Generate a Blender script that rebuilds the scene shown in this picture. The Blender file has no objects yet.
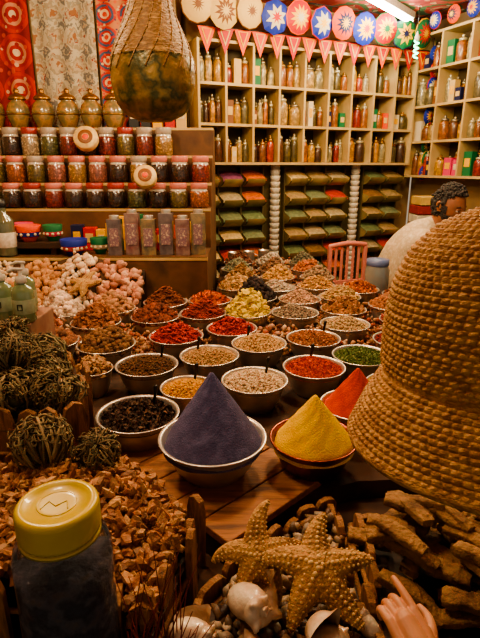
import bpy, math, random
import numpy as np
from mathutils import Vector, Matrix, Euler
random.seed(7); rng=np.random.default_rng(7)
def lin(c):
    return tuple(((x/255)/12.92 if x/255<=0.04045 else ((x/255+0.055)/1.055)**2.4) for x in c)+(1,)
# ---------------------------------------------------------------- materials
MATS={}
def nt(name):
    m=bpy.data.materials.new(name); m.use_nodes=True
    t=m.node_tree; b=t.nodes['Principled BSDF']; return m,t,b
def ramp(t,cols,fac,const=False,pos=None):
    r=t.nodes.new('ShaderNodeValToRGB'); e=r.color_ramp.elements
    n=len(cols)
    while len(e)<n: e.new(0.5)
    for i,c in enumerate(cols):
        e[i].position = pos[i] if pos else (i/max(1,(n if const else n-1)))
        e[i].color=lin(c)
    if const: r.color_ramp.interpolation='CONSTANT'
    t.links.new(fac,r.inputs[0]); return r.outputs[0]
def mat(name,cols,rough=.6,metal=0,scale=8,bump=0,bscale=60,island=False,trans=0,coat=0,emis=0,stretch=(1,1,1),detail=4,alpha=1,sheen=0):
    if name in MATS: return MATS[name]
    m,t,b=nt(name)
    b.inputs['Roughness'].default_value=rough; b.inputs['Metallic'].default_value=metal
    b.inputs['Transmission Weight'].default_value=trans; b.inputs['Coat Weight'].default_value=coat
    if alpha<1: b.inputs['Alpha'].default_value=alpha
    if isinstance(cols[0],(int,float)): cols=[cols]
    tc=t.nodes.new('ShaderNodeTexCoord'); mp=t.nodes.new('ShaderNodeMapping'); mp.inputs['Scale'].default_value=stretch
    t.links.new(tc.outputs['Object'],mp.inputs[0])
    if len(cols)==1:
        b.inputs['Base Color'].default_value=lin(cols[0]); o=None
    else:
        if island:
            g=t.nodes.new('ShaderNodeNewGeometry'); f=g.outputs['Random Per Island']
        else:
            n=t.nodes.new('ShaderNodeTexNoise'); n.inputs['Scale'].default_value=scale; n.inputs['Detail'].default_value=detail
            t.links.new(mp.outputs[0],n.inputs[0])
            mr=t.nodes.new('ShaderNodeMapRange'); mr.inputs[1].default_value=.3; mr.inputs[2].default_value=.7
            t.links.new(n.outputs[0],mr.inputs[0]); f=mr.outputs[0]
        o=ramp(t,cols,f); t.links.new(o,b.inputs['Base Color'])
    if emis:
        b.inputs['Emission Strength'].default_value=emis
        b.inputs['Emission Color'].default_value=lin(cols[0])
    if bump:
        n=t.nodes.new('ShaderNodeTexNoise'); n.inputs['Scale'].default_value=bscale; n.inputs['Detail'].default_value=3
        t.links.new(mp.outputs[0],n.inputs[0])
        bp=t.nodes.new('ShaderNodeBump'); bp.inputs['Strength'].default_value=bump; bp.inputs['Distance'].default_value=.01
        t.links.new(n.outputs[0],bp.inputs['Height']); t.links.new(bp.outputs[0],b.inputs['Normal'])
    MATS[name]=m; return m
def pattern(name,cols,scale,mask,ringmul=1.6,noise=.12,rough=.85,accent=None):
    m,t,b=nt(name); b.inputs['Roughness'].default_value=rough
    tc=t.nodes.new('ShaderNodeTexCoord'); mp=t.nodes.new('ShaderNodeMapping'); mp.inputs['Scale'].default_value=scale
    t.links.new(tc.outputs['Object'],mp.inputs[0])
    nz=t.nodes.new('ShaderNodeTexNoise'); nz.inputs['Scale'].default_value=3.5; nz.inputs['Detail'].default_value=4; t.links.new(mp.outputs[0],nz.inputs[0])
    def vm(op,a,bv):
        v=t.nodes.new('ShaderNodeVectorMath'); v.operation=op; t.links.new(a,v.inputs[0])
        if bv is not None:
            if isinstance(bv,tuple): v.inputs[1].default_value=bv
            else: t.links.new(bv,v.inputs[1])
        return v
    nn=vm('MULTIPLY',nz.outputs['Color'],(noise,)*3)
    ad=vm('ADD',mp.outputs[0],nn.outputs[0])
    fr=vm('FRACTION',ad.outputs[0],None); sb=vm('SUBTRACT',fr.outputs[0],(.5,.5,.5)); mk=vm('MULTIPLY',sb.outputs[0],mask)
    ln=vm('LENGTH',mk.outputs[0],None)
    ml=t.nodes.new('ShaderNodeMath'); ml.operation='MULTIPLY'; ml.inputs[1].default_value=ringmul; t.links.new(ln.outputs['Value'],ml.inputs[0])
    c=ramp(t,cols,ml.outputs[0],const=True)
    if accent:
        vo=t.nodes.new('ShaderNodeTexVoronoi'); vo.inputs['Scale'].default_value=5; t.links.new(ad.outputs[0],vo.inputs[0])
        f=t.nodes.new('ShaderNodeMath'); f.operation='LESS_THAN'; f.inputs[1].default_value=.3; t.links.new(vo.outputs['Distance'],f.inputs[0])
        sep=t.nodes.new('ShaderNodeSeparateColor'); t.links.new(vo.outputs['Color'],sep.inputs[0])
        c2=ramp(t,accent,sep.outputs[0],const=True)
        mx=t.nodes.new('ShaderNodeMix'); mx.data_type='RGBA'; t.links.new(f.outputs[0],mx.inputs[0]); t.links.new(c,mx.inputs[6]); t.links.new(c2,mx.inputs[7]); c=mx.outputs[2]
    t.links.new(c,b.inputs['Base Color']); return m
# ---------------------------------------------------------------- mesh builder
def eul(rx,ry,rz): return np.array(Euler((rx,ry,rz)).to_matrix())
def xf(loc=(0,0,0),rot=(0,0,0),s=1):
    R=eul(*rot)*(np.array(s) if not np.isscalar(s) else s); return R,np.array(loc,float)
class MB:
    def __init__(s): s.V=[];s.n=0;s.F=[];s.mats=[]
    def mi(s,m):
        if m not in s.mats: s.mats.append(m)
        return s.mats.index(m)
    def add(s,V,F,m,smooth=True,x=None):
        V=np.asarray(V,float).reshape(-1,3)
        if x is not None: V=V@x[0].T+x[1]
        k=s.mi(m)
        if isinstance(F,np.ndarray): s.F.append((F+s.n,k,smooth))
        else:
            d={}
            for f in F: d.setdefault(len(f),[]).append(f)
            for q in d.values(): s.F.append((np.array(q)+s.n,k,smooth))
        s.V.append(V); s.n+=len(V)
    def lathe(s,prof,m,n=24,c=(0,0,0),x=None,smooth=True):
        p=np.array([(max(r,1e-4),z) for r,z in prof]); a=np.linspace(0,2*np.pi,n,endpoint=False)
        V=np.stack([p[:,0:1]*np.cos(a),p[:,0:1]*np.sin(a),np.repeat(p[:,1:2],n,1)],-1).reshape(-1,3)+np.array(c)
        i=np.arange(len(p)-1)[:,None]*n; j=np.arange(n)[None]; j2=(j+1)%n
        F=np.stack([i+j,i+j2,i+n+j2,i+n+j],-1).reshape(-1,4)
        s.add(V,F,m,smooth,x)
    def box(s,c,d,m,rot=(0,0,0),x=None):
        V=np.array([(a,b,e) for a in(-.5,.5) for b in(-.5,.5) for e in(-.5,.5)])*np.array(d)
        V=V@eul(*rot).T+np.array(c)
        F=np.array([(0,1,3,2),(4,6,7,5),(0,4,5,1),(2,3,7,6),(0,2,6,4),(1,5,7,3)])
        s.add(V,F,m,False,x)
    def grid(s,P,m,closeu=False,smooth=True,x=None,mask=None):
        r,c=P.shape[:2]; F=[]
        i,j=np.meshgrid(np.arange(r-1),np.arange(c if closeu else c-1),indexing='ij')
        j2=(j+1)%c
        F=np.stack([i*c+j,i*c+j2,(i+1)*c+j2,(i+1)*c+j],-1)
        F=F[mask] if mask is not None else F.reshape(-1,4)
        s.add(P.reshape(-1,3),F,m,smooth,x)
    def tube(s,pts,rad,m,n=8,x=None,sub=1,flat=1.0):
        pts=np.array(pts,float); rad=np.array(rad,float) if not np.isscalar(rad) else np.full(len(pts),rad)
        if sub>1:
            tt=np.arange(len(pts)); ts=np.linspace(0,len(pts)-1,(len(pts)-1)*sub+1); out=[]
            for q in ts:
                i=min(int(q),len(pts)-2); f=q-i; p0=pts[max(i-1,0)];p1=pts[i];p2=pts[i+1];p3=pts[min(i+2,len(pts)-1)]
                out.append(.5*((2*p1)+(-p0+p2)*f+(2*p0-5*p1+4*p2-p3)*f*f+(-p0+3*p1-3*p2+p3)*f**3))
            rad=np.interp(ts,tt,rad); pts=np.array(out)
        d=np.gradient(pts,axis=0); d/=np.linalg.norm(d,axis=1,keepdims=True)+1e-9
        # round caps
        P=[];R=[];D=[]
        for k in(.95,.6): P.append(pts[0]-d[0]*rad[0]*k);R.append(rad[0]*math.sqrt(1-k*k));D.append(d[0])
        P+=list(pts);R+=list(rad);D+=list(d)
        for k in(.6,.95): P.append(pts[-1]+d[-1]*rad[-1]*k);R.append(rad[-1]*math.sqrt(1-k*k));D.append(d[-1])
        up=np.array([0,0,1.]) if abs(d[0][2])<.9 else np.array([1.,0,0]); G=[]
        a=np.linspace(0,2*np.pi,n,endpoint=False)
        for p,r,dd in zip(P,R,D):
            u=up-dd*np.dot(up,dd); u/=np.linalg.norm(u)+1e-9; w=np.cross(dd,u); up=u
            G.append(p+r*(np.outer(np.cos(a),u)*flat+np.outer(np.sin(a),w)))
        G=np.array(G); s.grid(G,m,True,True,x)
        N=len(G)*n
        s.F.append((np.array([list(range(n))[::-1]])+s.n-N,s.mi(m),True)); s.F.append((np.array([list(range(N-n,N))])+s.n-N,s.mi(m),True))
    def ball(s,c,r,m,n=14,x=None):
        r=np.array([r]*3 if np.isscalar(r) else r); th=np.linspace(.02,np.pi-.02,max(5,n//2+1)); a=np.linspace(0,2*np.pi,n,endpoint=False)
        P=np.stack([np.outer(np.sin(th),np.cos(a)),np.outer(np.sin(th),np.sin(a)),np.outer(-np.cos(th),np.ones(n))],-1)*r+np.array(c)
        s.grid(P,m,True,True,x)
    def inst(s,T,loc,sc,m,R=None,smooth=False,flat=False):
        V,F=T; loc=np.array(loc); N=len(loc)
        if N==0: return
        sc=np.array(sc); 
        if sc.ndim==1: sc=np.repeat(sc[:,None],3,1)
        if R is None:
            if flat:
                a=rng.uniform(0,2*np.pi,N); ti=rng.normal(0,.35,(N,2))
                R=np.array([eul(t[0],t[1],z) for t,z in zip(ti,a)])
            else:
                q=rng.normal(size=(N,4)); q/=np.linalg.norm(q,axis=1,keepdims=True); w,X,Y,Z=q.T
                R=np.stack([1-2*(Y*Y+Z*Z),2*(X*Y-Z*w),2*(X*Z+Y*w),2*(X*Y+Z*w),1-2*(X*X+Z*Z),2*(Y*Z-X*w),2*(X*Z-Y*w),2*(Y*Z+X*w),1-2*(X*X+Y*Y)],-1).reshape(-1,3,3)
        W=np.einsum('nij,nkj->nki',R,V[None]*sc[:,None,:])+loc[:,None,:]
        FF=(F[None]+(np.arange(N)*len(V))[:,None,None]).reshape(-1,F.shape[1])
        s.add(W.reshape(-1,3),FF,m,smooth)
    def build(s,name,loc=(0,0,0),rot=(0,0,0),parent=None,bevel=0):
        me=bpy.data.meshes.new(name); V=np.concatenate(s.V).astype(np.float32)
        me.vertices.add(len(V)); me.vertices.foreach_set('co',V.ravel())
        L=np.concatenate([f.ravel() for f,_,_ in s.F]); cnt=np.concatenate([np.full(len(f),f.shape[1]) for f,_,_ in s.F])
        mi=np.concatenate([np.full(len(f),k) for f,k,_ in s.F]); sm=np.concatenate([np.full(len(f),q) for f,_,q in s.F])
        me.loops.add(len(L)); me.loops.foreach_set('vertex_index',L.astype(np.int32))
        me.polygons.add(len(cnt)); st=np.concatenate([[0],np.cumsum(cnt)[:-1]])
        me.polygons.foreach_set('loop_start',st.astype(np.int32)); me.polygons.foreach_set('loop_total',cnt.astype(np.int32))
        me.polygons.foreach_set('material_index',mi.astype(np.int32)); me.polygons.foreach_set('use_smooth',sm.astype(bool))
        for m in s.mats: me.materials.append(m)
        me.update(calc_edges=True); me.validate()
        o=bpy.data.objects.new(name,me); bpy.context.scene.collection.objects.link(o); o.location=loc; o.rotation_euler=rot
        if parent: o.parent=parent
        if bevel:
            b=o.modifiers.new('bevel','BEVEL'); b.width=bevel; b.segments=2; b.limit_method='ANGLE'
        return o
def empty(name,loc=(0,0,0)):
    o=bpy.data.objects.new(name,None); bpy.context.scene.collection.objects.link(o); o.location=loc; o.empty_display_size=.05; return o
# templates
ph=(1+5**.5)/2
ICO=(np.array([(-1,ph,0),(1,ph,0),(-1,-ph,0),(1,-ph,0),(0,-1,ph),(0,1,ph),(0,-1,-ph),(0,1,-ph),(ph,0,-1),(ph,0,1),(-ph,0,-1),(-ph,0,1)])/1.902,
 np.array([(0,11,5),(0,5,1),(0,1,7),(0,7,10),(0,10,11),(1,5,9),(5,11,4),(11,10,2),(10,7,6),(7,1,8),(3,9,4),(3,4,2),(3,2,6),(3,6,8),(3,8,9),(4,9,5),(2,4,11),(6,2,10),(8,6,7),(9,8,1)]))
RUB=[(ICO[0]*rng.uniform(.65,1.25,(12,1)),ICO[1]) for _ in range(5)]
SHARD=[(ICO[0]*rng.uniform(.45,1.35,(12,1)),ICO[1]) for _ in range(8)]
LEAF=(np.array([(-1,-.4,0),(-1,.4,.1),(0,-.5,.35),(0,.5,.3),(1,-.3,0),(1,.3,-.1)]),np.array([(0,2,3,1),(2,4,5,3)]))
def chili():
    V=[];
    for x,r in((-1,.02),(-.6,.22),(0,.3),(.6,.2),(1,.02)):
        for k in range(6):
            a=k*np.pi/3; V.append((x,r*math.cos(a)+.25*x*x,r*math.sin(a)))
    F=[(i*6+k,i*6+(k+1)%6,(i+1)*6+(k+1)%6,(i+1)*6+k) for i in range(4) for k in range(6)]
    return np.array(V),np.array(F)
CHILI=chili()
# ---------------------------------------------------------------- base materials
STEEL=mat('bowl_steel',[(226,220,210),(190,184,174)],.32,.75,scale=14,bump=.05,bscale=30)
WOOD=mat('plank_wood',[(120,74,36),(160,104,54),(90,54,26)],.6,0,scale=6,stretch=(1,8,8),bump=.25,bscale=40)
PICK=mat('crate_wood',[(112,74,40),(150,104,60),(80,50,26)],.7,0,scale=9,stretch=(6,6,1),bump=.4,bscale=50)
DARKW=mat('dark_wood',[(40,25,15),(60,38,22)],.7,scale=6)
MIDW=mat('counter_wood',[(80,52,30),(104,70,42),(62,40,22)],.65,scale=6)
CREAM=mat('shelf_paint',[(200,172,120),(172,142,92)],.5,scale=5)
BACKP=mat('shelf_back_panel',[(84,64,36),(58,44,26)],.7,scale=3)
BLACK=mat('black_plastic',(18,16,15),.4)
GOLD=mat('brass_lid',[(176,130,60),(130,92,40)],.35,.8,scale=20)
# ---------------------------------------------------------------- camera
cam=bpy.data.cameras.new('camera'); co=bpy.data.objects.new('camera',cam); bpy.context.scene.collection.objects.link(co)
co.location=(0,0,1.5); co.rotation_euler=(math.radians(90-17),0,0); cam.sensor_fit='HORIZONTAL'; cam.sensor_width=36; cam.lens=36*500/480; cam.clip_start=.02
bpy.context.scene.camera=co
try:
    bpy.context.scene.view_settings.view_transform='AgX'; bpy.context.scene.view_settings.look='AgX - Medium High Contrast'
except Exception as e: print(e)
# ---------------------------------------------------------------- room shell
AX,AY=-.41,4.29; BX,BY=1.72,5.23; ANG=math.atan2(BY-AY,BX-AX); LW=math.hypot(BX-AX,BY-AY)
PLAS=mat('plaster_wall',[(170,140,100),(140,112,80)],.9,scale=3,bump=.1)
CH=2.75
b=MB(); b.box((.3,2.2,-.05),(6.4,8.4,.1),mat('floor_tiles',[(96,84,70),(70,60,50)],.6,scale=3)); b.build('floor')
CEIL=pattern('ceiling_printed_cloth',[(150,40,36),(176,130,96),(168,52,44),(70,100,60),(172,70,54),(150,40,36)],(2.6,2.6,2.6),(1,1,0),1.5,.35,accent=[(196,160,120),(60,104,70),(190,80,70),(150,40,40),(200,180,150)])
b=MB(); b.box((.3,2.2,CH+.05),(6.4,8.4,.1),CEIL); b.build('ceiling')
b=MB(); b.box((LW/2,.06,CH/2),(LW,.1,CH),PLAS); b.build('wall_back',(AX,AY,0),(0,0,ANG))
b=MB(); b.box((2.0,.06,CH/2),(4.0,.1,CH),PLAS); b.build('wall_right',(BX,BY,0),(0,0,ANG-math.pi/2))
b=MB(); b.box((-1.38,3.97,CH/2),(1.84,.1,CH),PLAS); b.box((-.5,4.16,CH/2),(.1,.5,CH),PLAS); b.build('wall_back_left')
b=MB(); b.box((-2.35,1.5,CH/2),(.1,5.0,CH),PLAS); b.build('wall_left')
# textiles
def cloth(name,x0,x1,z0,z1,y,m,folds=5,amp=.012):
    n=60; xs=np.linspace(x0,x1,n); zs=np.linspace(z0,z1,12)
    P=np.array([[(x,y+amp*math.sin((x-x0)/(x1-x0)*folds*2*np.pi)*(1-.5*(z-z0)/(z1-z0)),z) for x in xs] for z in zs])
    b=MB(); b.grid(P,m); b.grid(P[:,::-1]+np.array((0,.006,0)),m); return b.build(name)
RED1=pattern('red_medallion_weave',[(206,180,150),(160,30,28),(196,130,100),(156,26,24),(176,40,32),(130,22,20)],(4.2,4.2,4.2),(1,0,1),1.7,.06,accent=[(176,34,32),(200,160,130),(140,26,28),(190,70,46)])
TAP=pattern('floral_tapestry',[(150,100,66),(178,160,134),(154,138,114),(186,174,150),(114,110,104),(176,160,134)],(7,7,6),(1,0,1),1.3,.9,accent=[(180,166,140),(140,60,44),(140,140,130),(178,136,92),(186,174,150)])
RED2=pattern('red_kilim',[(200,60,40),(214,180,140),(176,36,36),(60,80,110),(186,50,40),(190,120,80)],(6,6,7),(1,0,1),1.7,.1,accent=[(190,40,40),(210,170,130),(70,60,100),(200,90,50)])
cloth('hanging_rug',-2.0,-1.45,1.55,2.74,3.87,RED1); cloth('floral_tapestry',-1.43,-1.0,1.55,2.74,3.87,TAP,3); cloth('hanging_kilim',-.98,-.46,1.5,2.74,3.87,RED2,4)
# ---------------------------------------------------------------- shelves
def jar(b,x,y,z,h,r,mc,ml,glass=True,n=12):
    b.lathe([(0,0),(r*.9,0),(r,h*.06),(r*1.02,h*.56),(r*.93,h*.68),(r*.66,h*.76)],mc,n,(x,y,z))
    b.lathe([(r*.62,h*.75),(r*.74,h*.78),(r*.76,h*.84),(r*.5,h*.87),(r*.18,h*.89),(r*.3,h*.94),(r*.24,h*.98),(0,h)],ml,n,(x,y,z))
JC=[mat('jar_fill_%d'%i,[c,tuple(int(k*.65) for k in c),tuple(min(255,int(k*1.15)) for k in c)],.4,scale=25,coat=.45) for i,c in enumerate([(190,130,44),(140,80,30),(190,150,84),(110,64,30),(166,96,34),(160,144,100),(94,78,36),(150,40,22),(206,150,50),(110,96,60),(176,60,28),(176,156,110),(80,50,28)])]
LIDS=[mat('jar_lid_glass',(176,164,130),.3,.3,coat=.3),GOLD,mat('jar_lid_steel',(150,136,112),.4,.8)]
PC=[mat('paint_%s'%n,c,.6) for n,c in [('blue',(22,44,150)),('red',(186,18,16)),('yellow',(230,170,14)),('white',(206,188,154)),('green',(16,104,60)),('orange',(216,70,10)),('pink',(206,60,100)),('brown',(120,70,32)),('cream',(206,170,104)),('navy',(18,22,66))]]
def shelf_unit(name,jn,L,zs,rot,loc,cells,top,pk=.1):
    b=MB(); D=.22; off=.01
    b.box((L/2,-off-.005,(zs[0]+top)/2),(L,.01,top-zs[0]),BACKP)
    for z in zs+[top]: b.box((L/2,-D/2-off,z-.01),(L,D,.02),CREAM)
    for i in range(cells+1):
        x=min(max(i*L/cells,.01),L-.01); b.box((x,-D/2-off,(zs[0]+top)/2),(.018,D+.004,top-zs[0]),CREAM)
    b.build(name,loc,rot)
    b=MB()
    for z in zs:
        for i in range(cells):
            w=L/cells; k=random.choice([2,3,3,4]); fam=random.choice(LIDS)
            for j in range(k):
                h=random.uniform(.15,.25); r=min((w-.02)/k*.49,.060)*random.uniform(.88,1)
                xx=i*w+.011+(w-.022)*(j+.5)/k; yy=-off-D/2-random.uniform(.02,.05)
                if random.random()<pk:
                    hh=random.uniform(.1,.2); b.box((xx,yy,z+hh/2),(r*1.8,.06,hh),random.choice(PC)); b.box((xx,yy-.031,z+hh*.55),(r*1.2,.003,hh*.35),random.choice([PC[2],PC[3],PC[8]]))
                else: jar(b,xx,yy,z,h,r,random.choice(JC),fam if random.random()<.6 else random.choice(LIDS))
                jar(b,xx+.01,-off-.055,z,h*.95,r*.9,random.choice(JC),random.choice(LIDS))
    b.build(jn,loc,rot)
R0=(0,0,ANG)
shelf_unit('jar_shelf','glass_spice_jars',LW-.24,[1.53,1.82,2.11],R0,(AX,AY,0),9,2.4)
shelf_unit('side_jar_shelf','side_spice_jars',1.9,[1.42,1.72,2.02,2.32],(0,0,ANG-math.pi/2),(BX+.16*math.cos(ANG-math.pi/2),BY+.16*math.sin(ANG-math.pi/2),0),6,2.6,.22)
# bins
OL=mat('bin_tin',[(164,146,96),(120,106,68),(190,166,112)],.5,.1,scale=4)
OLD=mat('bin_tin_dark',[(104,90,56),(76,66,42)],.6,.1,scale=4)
BC=[mat('bin_fill_%d'%i,[c,tuple(int(k*.75) for k in c)],.9,scale=40,bump=.5) for i,c in enumerate([(130,140,100),(150,80,120),(226,110,40),(200,60,40),(220,190,130),(120,136,90),(180,150,100),(150,110,66),(190,170,130)])]
b=MB(); L=LW-.24; cols=10; w=L/cols; zr=[.2,.36,.52,.68,.84,1.0,1.16,1.33]
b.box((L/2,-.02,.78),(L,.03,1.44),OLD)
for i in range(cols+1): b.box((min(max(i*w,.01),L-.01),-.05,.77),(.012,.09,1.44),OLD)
order=[[0,4,0,5,6,8,0,6,5,6],[5,0,5,6,0,6,8,5,6,0],[6,8,2,5,6,0,3,6,7,6],[7,1,2,3,4,6,8,0,5,6]]
for r,z in enumerate(zr):
    for i in range(cols):
        if i in(3,7): continue
        x0=i*w+.010; x1=(i+1)*w-.010
        pr=[(-.035,0),(-.10,.004),(-.15,.02),(-.178,.04),(-.188,.07)]
        P=np.array([[(x0+(.012 if k==4 else .004*k),y,z+q),(x1-(.012 if k==4 else .004*k),y,z+q)] for k,(y,q) in enumerate(pr)]); b.grid(P,OL,smooth=True)
        P2=P.copy(); P2[...,1]+=.004; b.grid(P2[:,::-1],OL)
        for xx in(x0,x1):
            V=[(xx,y,z+q) for y,q in pr]+[(xx,-.035,z+.12)]; b.add(V,[list(range(6))],OL,False)
        m=BC[order[max(0,min(3,r-4))][i] if r>=4 else random.randrange(9)]
        g=np.array([[(x0+(x1-x0)*a/6,-.182+.145*c/4,z+.05+.07*math.sin(c/4*1.5)+.015*math.sin(a/6*np.pi)) for a in range(7)] for c in range(5)])
        b.grid(g,m)
b.build('spice_bin_rack',(AX,AY,0),R0)
b=MB(); WH=mat('white_paper_cups',[(214,206,190),(180,170,150)],.5,scale=60)
for i in(3,7):
    for k in range(22): b.lathe([(0,0),(.035,0),(.045,.05),(.04,.052),(.03,.01)],WH,12,(i*w+.1,-.12,.42+k*.05))
b.build('stacked_paper_cups',(AX,AY,0),R0)
# garland plates + bunting above shelf
def plate(b,c,R,pal,nrm_rot=(0,0,0),sec=16,k=1):
    rs=[.001,.16,.42,.74,.94,1]; 
    Rm=eul(*nrm_rot)
    for q in range(5):
        for j in range(sec):
            a0=2*np.pi*j/sec; a1=2*np.pi*(j+1)/sec; am=(a0+a1)/2
            ro=rs[q+1]*R; ri=rs[q]*R; y=-.03*(1-rs[q+1]**2); y0=-.03*(1-rs[q]**2)
            V=[(ri*math.cos(a0),y0,ri*math.sin(a0)),(ri*math.cos(a1),y0,ri*math.sin(a1)),(ro*math.cos(a1),y,ro*math.sin(a1)),(ro*math.cos(a0),y,ro*math.sin(a0))]
            if q in(2,1) and sec>=8 : # petals
                mid=((ro*math.cos(am)),y,ro*math.sin(am)); A_=pal[1%len(pal)] if q==2 else pal[-1]; B_=pal[2%len(pal)] if q==2 else pal[1%len(pal)]
                b.add(np.array([V[0],V[1],mid])@Rm.T+np.array(c),[[0,1,2]],A_,False)
                b.add(np.array([V[1],V[2],mid])@Rm.T+np.array(c),[[0,1,2]],B_,False); b.add(np.array([V[0],mid,V[3]])@Rm.T+np.array(c),[[0,1,2]],B_,False); continue
            m=pal[{0:3,3:2,4:0}[q]%len(pal)]
            b.add(np.array(V)@Rm.T+np.array(c),[[0,1,2,3]],m,False)
b=MB(); pals=[[PC[7],PC[8],PC[8],PC[7]],[PC[8],PC[7],PC[8],PC[8]],[PC[7],PC[8],PC[8],PC[7]],[PC[0],PC[3],PC[0],PC[1]],[PC[5],PC[2],PC[1],PC[3]],[PC[1],PC[3],PC[0],PC[2]],[PC[5],PC[9],PC[5],PC[2]],[PC[0],PC[2],PC[0],PC[1]],[PC[4],PC[2],PC[1],PC[4]],[PC[9],PC[2],PC[4],PC[9]],[PC[2],PC[1],PC[4],PC[2]],[PC[1],PC[2],PC[0],PC[0]],[PC[6],PC[3],PC[0],PC[6]]]
for i in range(11):
    plate(b,(-.02+i*.205,-.32,2.585-.02*(i%2)),.12,pals[i],(.15,0,random.uniform(-.2,.2)),8 if i in(3,5,9) else 12,1)
b.tube([(-.1,-.29,2.7),(LW-.15,-.29,2.7)],.004,BLACK,5)
b.build('painted_plate_garland',(AX,AY,0),R0)
b=MB()
for i in range(15):
    x=.0+i*.145; c=[PC[5],PC[1],PC[5],PC[5]][i%4]; z=2.475
    b.add([(x,-.25,z),(x+.145,-.25,z),(x+.0725,-.252,z-.18)],[[0,2,1]],c,False)
    b.add([(x+.03,-.254,z-.015),(x+.115,-.254,z-.015),(x+.0725,-.256,z-.125)],[[0,2,1]],PC[8 if i%2 else 2],False)
    b.add([(x+.042,-.257,z-.02),(x+.103,-.257,z-.02),(x+.0725,-.259,z-.10)],[[0,2,1]],PC[1 if i%3 else 5],False)
b.tube([(0,-.25,2.475),(2.18,-.25,2.475)],.004,BLACK,5)
b.build('triangle_bunting',(AX,AY,0),R0)
b=MB()
for i in range(9):
    plate(b,(LW-.13+.02*(i%2),-.30,2.44-i*.125),.075,pals[3+i%10],(.1,0,.2),12)
b.tube([(LW-.13,-.27,2.74),(LW-.13,-.27,1.4)],.004,BLACK,5)
b.build('hanging_plate_strand',(AX,AY,0),R0)
b=MB()
for i in range(8): plate(b,(.4+i*.2,-.26,2.675),.07,pals[(5+i)%13],(.1,0,0),12)
b.tube([(.2,-.24,2.74),(1.8,-.24,2.74)],.004,BLACK,5)
b.build('side_plate_garland',(BX,BY,0),(0,0,ANG-math.pi/2))
# ---------------------------------------------------------------- left tiered jars
b=MB(); steps=[(2.72,3.08,1.02),(3.08,3.24,1.255),(3.24,3.40,1.40),(3.40,3.56,1.565),(3.56,3.78,1.745)]
for y0,y1,z in steps: b.box(((-2.25-.18)/2,(y0+y1)/2,z/2),(2.07,y1-y0,z),MIDW)
for y0,y1,z in steps: b.box(((-2.25-.18)/2,y0+.008,z-.008),(2.074,.022,.016),CREAM)
b.build('tiered_display_counter')
JF=[mat('counter_fill_%d'%i,[c,tuple(int(k*.6) for k in c),tuple(min(255,int(k*1.25)) for k in c)],.25,scale=60,coat=1,bump=.2,bscale=80) for i,c in enumerate([(96,60,34),(110,96,56),(160,90,50),(96,96,60),(130,50,40),(170,130,76),(66,48,40),(156,100,88),(180,156,124)])]
LP=mat('lid_pink',(190,112,100),.35,coat=.3); LG=mat('lid_grey',(160,146,130),.4); LR=mat('lid_red',(150,50,44),.4,coat=.3)
GL=mat('jar_glass_rim',(190,184,170),.1,coat=1)
def cjar(b,x,y,z,r,h,mc,ml):
    b.lathe([(0,0),(r*.92,0),(r,.01),(r,h*.62),(r*.9,h*.68)],mc,16,(x,y,z)); b.lathe([(r*.9,h*.68),(r*.84,h*.74),(r*.84,h*.78)],GL,16,(x,y,z))
    b.lathe([(r*.88,h*.77),(r*.9,h*.78),(r*.9,h*.97),(r*.84,h),(0,h)],ml,16,(x,y,z))
b=MB()
for (y,z,x0,x1,ls,h) in [(3.15,1.255,-1.9,-.25,[LP,LP,LR],.148),(3.32,1.40,-1.95,-.25,[LP,LG,LP],.162),(3.48,1.565,-2.0,-.50,[LG,LR,LG],.175)]:
    n=int((x1-x0)/.122)
    for i in range(n+1): cjar(b,x0+i*(x1-x0)/n,y+random.uniform(-.008,.008),z,.058,h,random.choice(JF),ls[0] if random.random()<.6 else random.choice(ls))
b.build('counter_spice_jars')
VM=mat('vase_glaze',[(130,104,66),(114,106,76),(166,126,76),(90,72,46)],.25,scale=14,coat=.8)
for i,x in enumerate([-1.86,-1.68,-1.51,-1.34,-1.17,-1.01,-.86]):
    b=MB(); b.lathe([(0,0),(.042,0),(.05,.01),(.073,.07),(.076,.11),(.066,.15),(.042,.175),(.044,.182)],VM,20)
    b.lathe([(.044,.18),(.056,.184),(.058,.19),(.05,.205),(.026,.22),(.012,.226),(.020,.238),(.014,.252),(0,.256)],GOLD,20)
    b.lathe([(.0745,.085),(.079,.088),(.079,.092),(.0755,.096)],GOLD,20)
    b.build('lidded_vase',(x,3.67,1.745))
def tinround(name,loc,R):
    b=MB(); b.lathe([(0,0),(R,0),(R*1.02,.01),(R*1.02,.04),(R*.96,.05),(0,.052)],mat('tin_cream',[(220,196,140),(196,160,100)],.5,scale=30),24)
    b.lathe([(R*.3,.053),(R*.6,.0545),(R*.62,.053)],PC[7],24); b.lathe([(0,.054),(R*.25,.054),(R*.27,.052)],PC[5],16)
    return b.build(name,loc,(math.radians(65),0,.1))
tinround('round_tin',(-.97,3.36,1.655),.075); tinround('round_tin',(-.55,3.03,1.43),.065)
# boxes near kilim
b=MB(); 
for i,(x,h,m) in enumerate([(-.72,.2,BLACK),(-.64,.17,BLACK),(-.56,.22,PC[2]),(-.475,.16,PC[1]),(-.40,.2,PC[8])]):
    b.box((x,3.66,1.745+h/2),(.065,.06,h),m); b.box((x,3.628,1.745+h*.45),(.045,.003,h*.3),PC[3])
b.build('tea_boxes',bevel=.003)
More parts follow.
